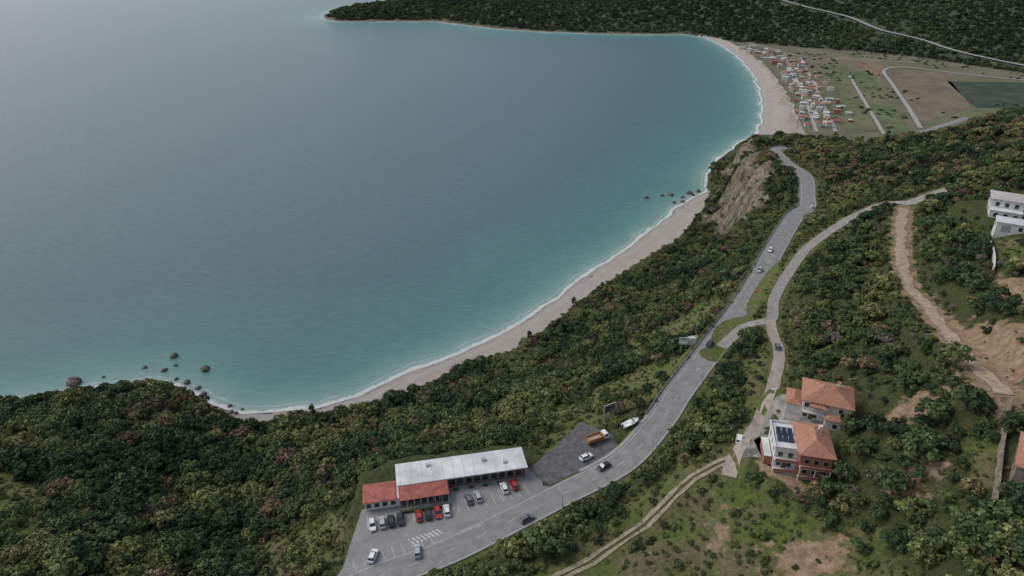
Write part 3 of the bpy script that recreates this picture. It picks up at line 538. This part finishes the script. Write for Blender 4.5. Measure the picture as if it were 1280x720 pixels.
for i in range(14):
    k=random.uniform(6.5,10);i0=int(k);t=k-i0;a,c=shore[i0],shore[i0+1];rock("shore_boulder",a[0]+(c[0]-a[0])*t+random.uniform(-2,2),a[1]+(c[1]-a[1])*t+random.uniform(-3,3),random.uniform(.6,1.4),.3,2)
# ------------------------------------------------------------------ vegetation
def leafmat(name,tint=None):
    q=NT(name)
    if tint is None: a=att(q,"tint",'INSTANCER');t=a.outputs["Fac"]
    else: v=q.n("ShaderNodeValue");v.outputs[0].default_value=tint;t=v.outputs[0]
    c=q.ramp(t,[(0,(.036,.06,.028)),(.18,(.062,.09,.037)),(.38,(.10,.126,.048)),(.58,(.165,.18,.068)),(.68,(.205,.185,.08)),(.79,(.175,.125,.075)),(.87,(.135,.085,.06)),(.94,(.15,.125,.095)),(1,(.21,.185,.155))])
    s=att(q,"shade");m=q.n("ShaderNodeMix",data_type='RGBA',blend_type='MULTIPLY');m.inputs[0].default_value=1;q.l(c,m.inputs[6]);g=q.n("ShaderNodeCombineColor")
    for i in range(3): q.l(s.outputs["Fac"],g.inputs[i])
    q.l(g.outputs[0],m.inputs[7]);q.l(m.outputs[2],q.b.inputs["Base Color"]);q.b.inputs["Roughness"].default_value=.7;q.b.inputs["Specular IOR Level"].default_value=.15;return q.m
LEAF=leafmat("foliage");BARK=mat("bark",(.09,.07,.05),.9,.3,3)
def tree(name,nl,nleaf,ls,shape='round',leaf=LEAF,seed=0):
    r=np.random.default_rng(seed);b=B();h0=.55 if shape!='bush' else .12
    b.cyl((0,0,-.5),(0,0,h0),.075,.05,BARK,6)
    lobes=[]
    for i in range(nl):
        if shape=='cone': z=r.uniform(.1,2.3);R=.55*(1-z/2.6);a=r.uniform(0,6.28);c=np.array([R*.5*math.cos(a),R*.5*math.sin(a),z+.2]);rad=.12+R*.55
        else:
            a=r.uniform(0,6.28);rr=math.sqrt(r.uniform(0,1))*.78;zt=(1-rr**2)*(.62 if shape=='round' else .42);c=np.array([rr*math.cos(a),rr*math.sin(a),h0+.12+zt*r.uniform(.45,1.05)]);rad=r.uniform(.2,.38)
        lobes.append((c,rad,r.uniform(.65,1.4)))
        if shape!='cone' and i%2==0: b.cyl((0,0,h0*.6),tuple(c),.035,.012,BARK,5)
    vs=b.v[:];fs=b.f[:];SH=[1.0]*len(vs);MI=[0]*len(fs)
    per=nleaf//nl
    for c,rad,sh in lobes:
        d=r.normal(size=(per,3));d/=np.linalg.norm(d,axis=1)[:,None];d[:,2]=np.where(d[:,2]<-.3,-d[:,2],d[:,2])
        P=c+d*rad*r.uniform(.65,1.08,(per,1))*np.array([1,1,.85])
        nn=d+r.normal(size=(per,3))*.4;nn/=np.linalg.norm(nn,axis=1)[:,None]
        u=np.cross(nn,r.normal(size=(per,3)));u/=np.linalg.norm(u,axis=1)[:,None];w=np.cross(nn,u)
        sz=ls*r.uniform(.6,1.4,(per,1))
        for k in range(per):
            o=len(vs);p=P[k];U=u[k]*sz[k];Wv=w[k]*sz[k]*.75
            vs+=[tuple(p-U*.9-Wv*.4),tuple(p+U*.1-Wv),tuple(p+U),tuple(p+U*.2+Wv*.9),tuple(p-U*.7+Wv*.7)]
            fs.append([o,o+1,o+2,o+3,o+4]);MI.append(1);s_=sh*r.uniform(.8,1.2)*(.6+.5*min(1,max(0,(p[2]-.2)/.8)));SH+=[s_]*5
    me=bpy.data.meshes.new(name);me.from_pydata(vs,[],fs);me.materials.append(BARK);me.materials.append(leaf);me.polygons.foreach_set("material_index",MI)
    at=me.attributes.new("shade",'FLOAT','POINT');at.data.foreach_set("value",SH);me.update();return me
CV=bpy.data.collections.new("tree_kinds")
spec=[("k0",16,700,.095,'round'),("k1",24,950,.085,'round'),("k2",12,600,.1,'round'),("k3",14,460,.105,'bush'),("k4",10,360,.115,'bush'),("k5",14,380,.075,'round'),("k6",18,450,.1,'cone')]
MEs=[]
for i,(nme,a_,b2_,c_,d_) in enumerate(spec):
    me=tree(nme,a_,b2_,c_,d_,seed=i+3);MEs.append(me);o=bpy.data.objects.new(nme,me);CV.objects.link(o)
CF=bpy.data.collections.new("distant_tree_kinds")
for i in range(3):
    me=tree("f%d"%i,9,140,.2,'bush',seed=40+i);o=bpy.data.objects.new("f%d"%i,me);CF.objects.link(o)
def scatter(name,x,y,z,scl,tint,kind,coll):
    n=len(x);me=bpy.data.meshes.new(name);me.vertices.add(n);me.vertices.foreach_set("co",np.stack([x,y,z],-1).ravel().astype(np.float32))
    for k,v,t in(("scl",scl,'FLOAT'),("tint",tint,'FLOAT'),("rot",rng.uniform(0,6.28,n),'FLOAT'),("kind",kind,'INT')):
        a=me.attributes.new(k,t,'POINT');a.data.foreach_set("value",np.asarray(v).astype(np.int32 if t=='INT' else np.float32))
    me.update();o=bpy.data.objects.new(name,me);COL.objects.link(o)
    g=bpy.data.node_groups.new(name,"GeometryNodeTree");g.interface.new_socket("Geometry",in_out='INPUT',socket_type='NodeSocketGeometry');g.interface.new_socket("Geometry",in_out='OUTPUT',socket_type='NodeSocketGeometry')
    gi=g.nodes.new("NodeGroupInput");go=g.nodes.new("NodeGroupOutput");ip=g.nodes.new("GeometryNodeInstanceOnPoints");ci=g.nodes.new("GeometryNodeCollectionInfo");ci.inputs["Collection"].default_value=coll;ci.inputs["Separate Children"].default_value=True;ci.inputs["Reset Children"].default_value=True
    def na(k,t):
        a=g.nodes.new("GeometryNodeInputNamedAttribute");a.data_type=t;a.inputs["Name"].default_value=k;return a.outputs["Attribute"]
    L=g.links.new;L(gi.outputs[0],ip.inputs["Points"]);L(ci.outputs[0],ip.inputs["Instance"]);ip.inputs["Pick Instance"].default_value=True;L(na("kind",'INT'),ip.inputs["Instance Index"]);L(na("scl",'FLOAT'),ip.inputs["Scale"])
    cx=g.nodes.new("ShaderNodeCombineXYZ");L(na("rot",'FLOAT'),cx.inputs[2]);er=g.nodes.new("FunctionNodeEulerToRotation");L(cx.outputs[0],er.inputs[0]);L(er.outputs[0],ip.inputs["Rotation"]);L(ip.outputs[0],go.inputs[0])
    md=o.modifiers.new("scatter","NODES");md.node_group=g;return o
def cand(x0,x1,y0,y1,st):
    gx,gy=np.meshgrid(np.arange(x0,x1,st),np.arange(y0,y1,st));gx=gx.ravel()+rng.uniform(-.48,.48,gx.size)*st;gy=gy.ravel()+rng.uniform(-.48,.48,gy.size)*st
    m=(np.abs(gx)<gy*.86+45);return gx[m],gy[m]
x,y=cand(-330,520,62,700,3.35);m=base(x,y)>1.5;x,y=x[m],y[m]
D=terrain(x,y);u=rng.random(len(x));n1=fbm(x,y,38,21,3);n2=vn(x,y,9,33)
p=np.where(n1>.66,.75,.97);p=np.where(D['gr']>.5,.18+.5*(n2>.6),p);p=np.where(D['di']>.4,.06+.3*(n2>.72),p);p=np.where(D['rock']>.3,.12,p);p=np.where(D['plain']>.4,.03,p)
keep=(u<p)&(D['s']>2.5)&(D['bd']>.6)&(D['rd']>1.3)&(D['pad']>1.5)&(D['z']>.8)
for bx,by,rr in[(66,213,6),(31,176,4),(37,168,5),(71,225,4),(105,104,8),(172,217,7),(167,211,6),(162,205,4),(158,200,4),(183,228,6)]: keep&=np.hypot(x-bx,y-by)>rr
x,y=x[keep],y[keep];D={k:v[keep] for k,v in D.items()};n1=n1[keep];n2=n2[keep];n=len(x)
right=sst((x-60)/60)*sst((y-100)/60)
sc=(1.5+2.1*rng.random(n)**1.8+1.4*(n2>.62))*(1-.1*right);sc*=1+.35*sst((-x-20)/60)*(rng.random(n)<.3)
sc=np.where(D['gr']>.45,sc*.6,sc);sc=np.where(D['rd']<4,np.minimum(sc,1.5),sc);sc=np.where(D['bd']<6,np.minimum(sc,1.8),sc);sc=np.where(D['pad']<5,np.minimum(sc,1.5),sc);sc=np.where(D['di']>.3,sc*.6,sc);sc=np.where(D['rock']>.3,sc*.55,sc)
tn=fbm(x,y,26,50,3);tint=np.clip(.27+(tn-.5)*1.2+rng.normal(0,.12,n),0,.62)
aut=(fbm(x,y,20,61,2)>.6)&(rng.random(n)<.25);tint=np.where(aut,rng.uniform(.6,1,n),tint);tint=np.where(rng.random(n)<.03,rng.uniform(.6,1,n),tint)
hh=(x>190)&(y>300)&(y<520)&(rng.random(n)<.22);tint=np.where(hh,rng.uniform(.6,.84,n),tint)
kind=np.where(sc<1.7,rng.integers(3,5,n),rng.integers(0,4,n));kind=np.where(tint>.9,5,kind)
kind=np.where((rng.random(n)<.012)&(sc>2),6,kind);tint=np.where(kind==6,.05,tint)
nwood=len(x)
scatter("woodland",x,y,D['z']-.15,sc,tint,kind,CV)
x,y=cand(-240,300,64,420,1.7);D=terrain(x,y);n2=vn(x,y,7,15);k=((D['gr']>.2)|(D['di']>.2))&(rng.random(len(x))<np.where(D['di']>.4,.12,.25+.5*(n2>.45)))&(D['s']>4)&(D['bd']>.8)&(D['rd']>.6)&(D['pad']>.6)
x,y,z=x[k],y[k],D['z'][k];n=len(x);scatter("scrub",x,y,z-.05,rng.uniform(.3,1.05,n),np.clip(rng.normal(.45,.15,n),.1,.96),rng.integers(3,5,n),CV)
x,y=cand(-560,2600,640,2900,11.5);m=base(x,y)>2;x,y=x[m],y[m];D=terrain(x,y)
keep=(D['s']>9)&(D['bd']>6)&(D['plain']<.45)&(D['rd']>8)&(rng.random(len(x))<.93)
pl_=(D['plain']>=.45)&(D['s']>40)&(D['bd']>30)&(vn(x,y,40,8)>.62)&(rng.random(len(x))<.5)
k=keep|pl_;x,y=x[k],y[k];z=D['z'][k];pl=pl_[k];n=len(x);t=np.clip(.16+(fbm(x,y,160,70,4)-.5)*.7+rng.normal(0,.06,n),0,.55)
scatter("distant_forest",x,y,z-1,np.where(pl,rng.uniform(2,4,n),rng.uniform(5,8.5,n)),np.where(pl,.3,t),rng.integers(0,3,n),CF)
for x_,y_,s_,t_,k_ in[(-153,212,4.2,.87,0),(-136,130,3.4,.68,1),(47.5,143,2.6,.74,2),(94,104,2.5,.7,0),(114,146,4,.4,1),(60,128,2.6,.3,0),(99,128,4.2,.25,1),(84,112,3.8,.2,0),(91,117,4,.28,2),(-58,128,4,.5,1),(-49,118,3.2,.55,2),(12,178,4,.42,1),(65,157,3,.3,0),(78,121,3.2,.15,1),(84,127,3.4,.22,0)]:
    me=MEs[k_].copy();me.materials[1]=leafmat("foliage_tree",t_);o=bpy.data.objects.new("autumn_tree" if t_>.6 else "broadleaf_tree",me);COL.objects.link(o);o.location=(x_,y_,T1(x_,y_)-.1);o.scale=(s_,s_,s_*1.1);o.rotation_euler[2]=x_
# ------------------------------------------------------------------ light, sky, camera
w=bpy.data.worlds.new("World");SC.world=w;w.use_nodes=True;t=w.node_tree;bg=t.nodes["Background"];sk=t.nodes.new("ShaderNodeTexSky");sk.sky_type='NISHITA';sk.sun_disc=False;EL=math.radians(48);AZ=math.radians(-70)
sk.sun_elevation=EL;sk.sun_rotation=AZ;sk.air_density=1;sk.dust_density=2.2;hs=t.nodes.new("ShaderNodeHueSaturation");hs.inputs["Saturation"].default_value=.55
t.links.new(sk.outputs[0],hs.inputs["Color"]);t.links.new(hs.outputs[0],bg.inputs[0]);bg.inputs[1].default_value=.15
L=bpy.data.lights.new("sun","SUN");L.energy=1.1;L.angle=math.radians(28);L.color=(1,.98,.95);o=bpy.data.objects.new("sun",L);COL.objects.link(o)
dv=Vector((math.sin(AZ)*math.cos(EL),math.cos(AZ)*math.cos(EL),math.sin(EL)));o.rotation_euler=dv.to_track_quat('Z','Y').to_euler()
cam=bpy.data.cameras.new("camera");cam.lens=23.99;cam.sensor_width=36;cam.clip_start=1;cam.clip_end=20000;co=bpy.data.objects.new("camera",cam);COL.objects.link(co);co.location=(0,0,215);co.rotation_euler=(math.radians(62),0,0);SC.camera=co
SC.view_settings.view_transform='Standard';SC.view_settings.look='None';SC.view_settings.exposure=0
print("trees",nwood,"far",n,"grid",NX,NY)
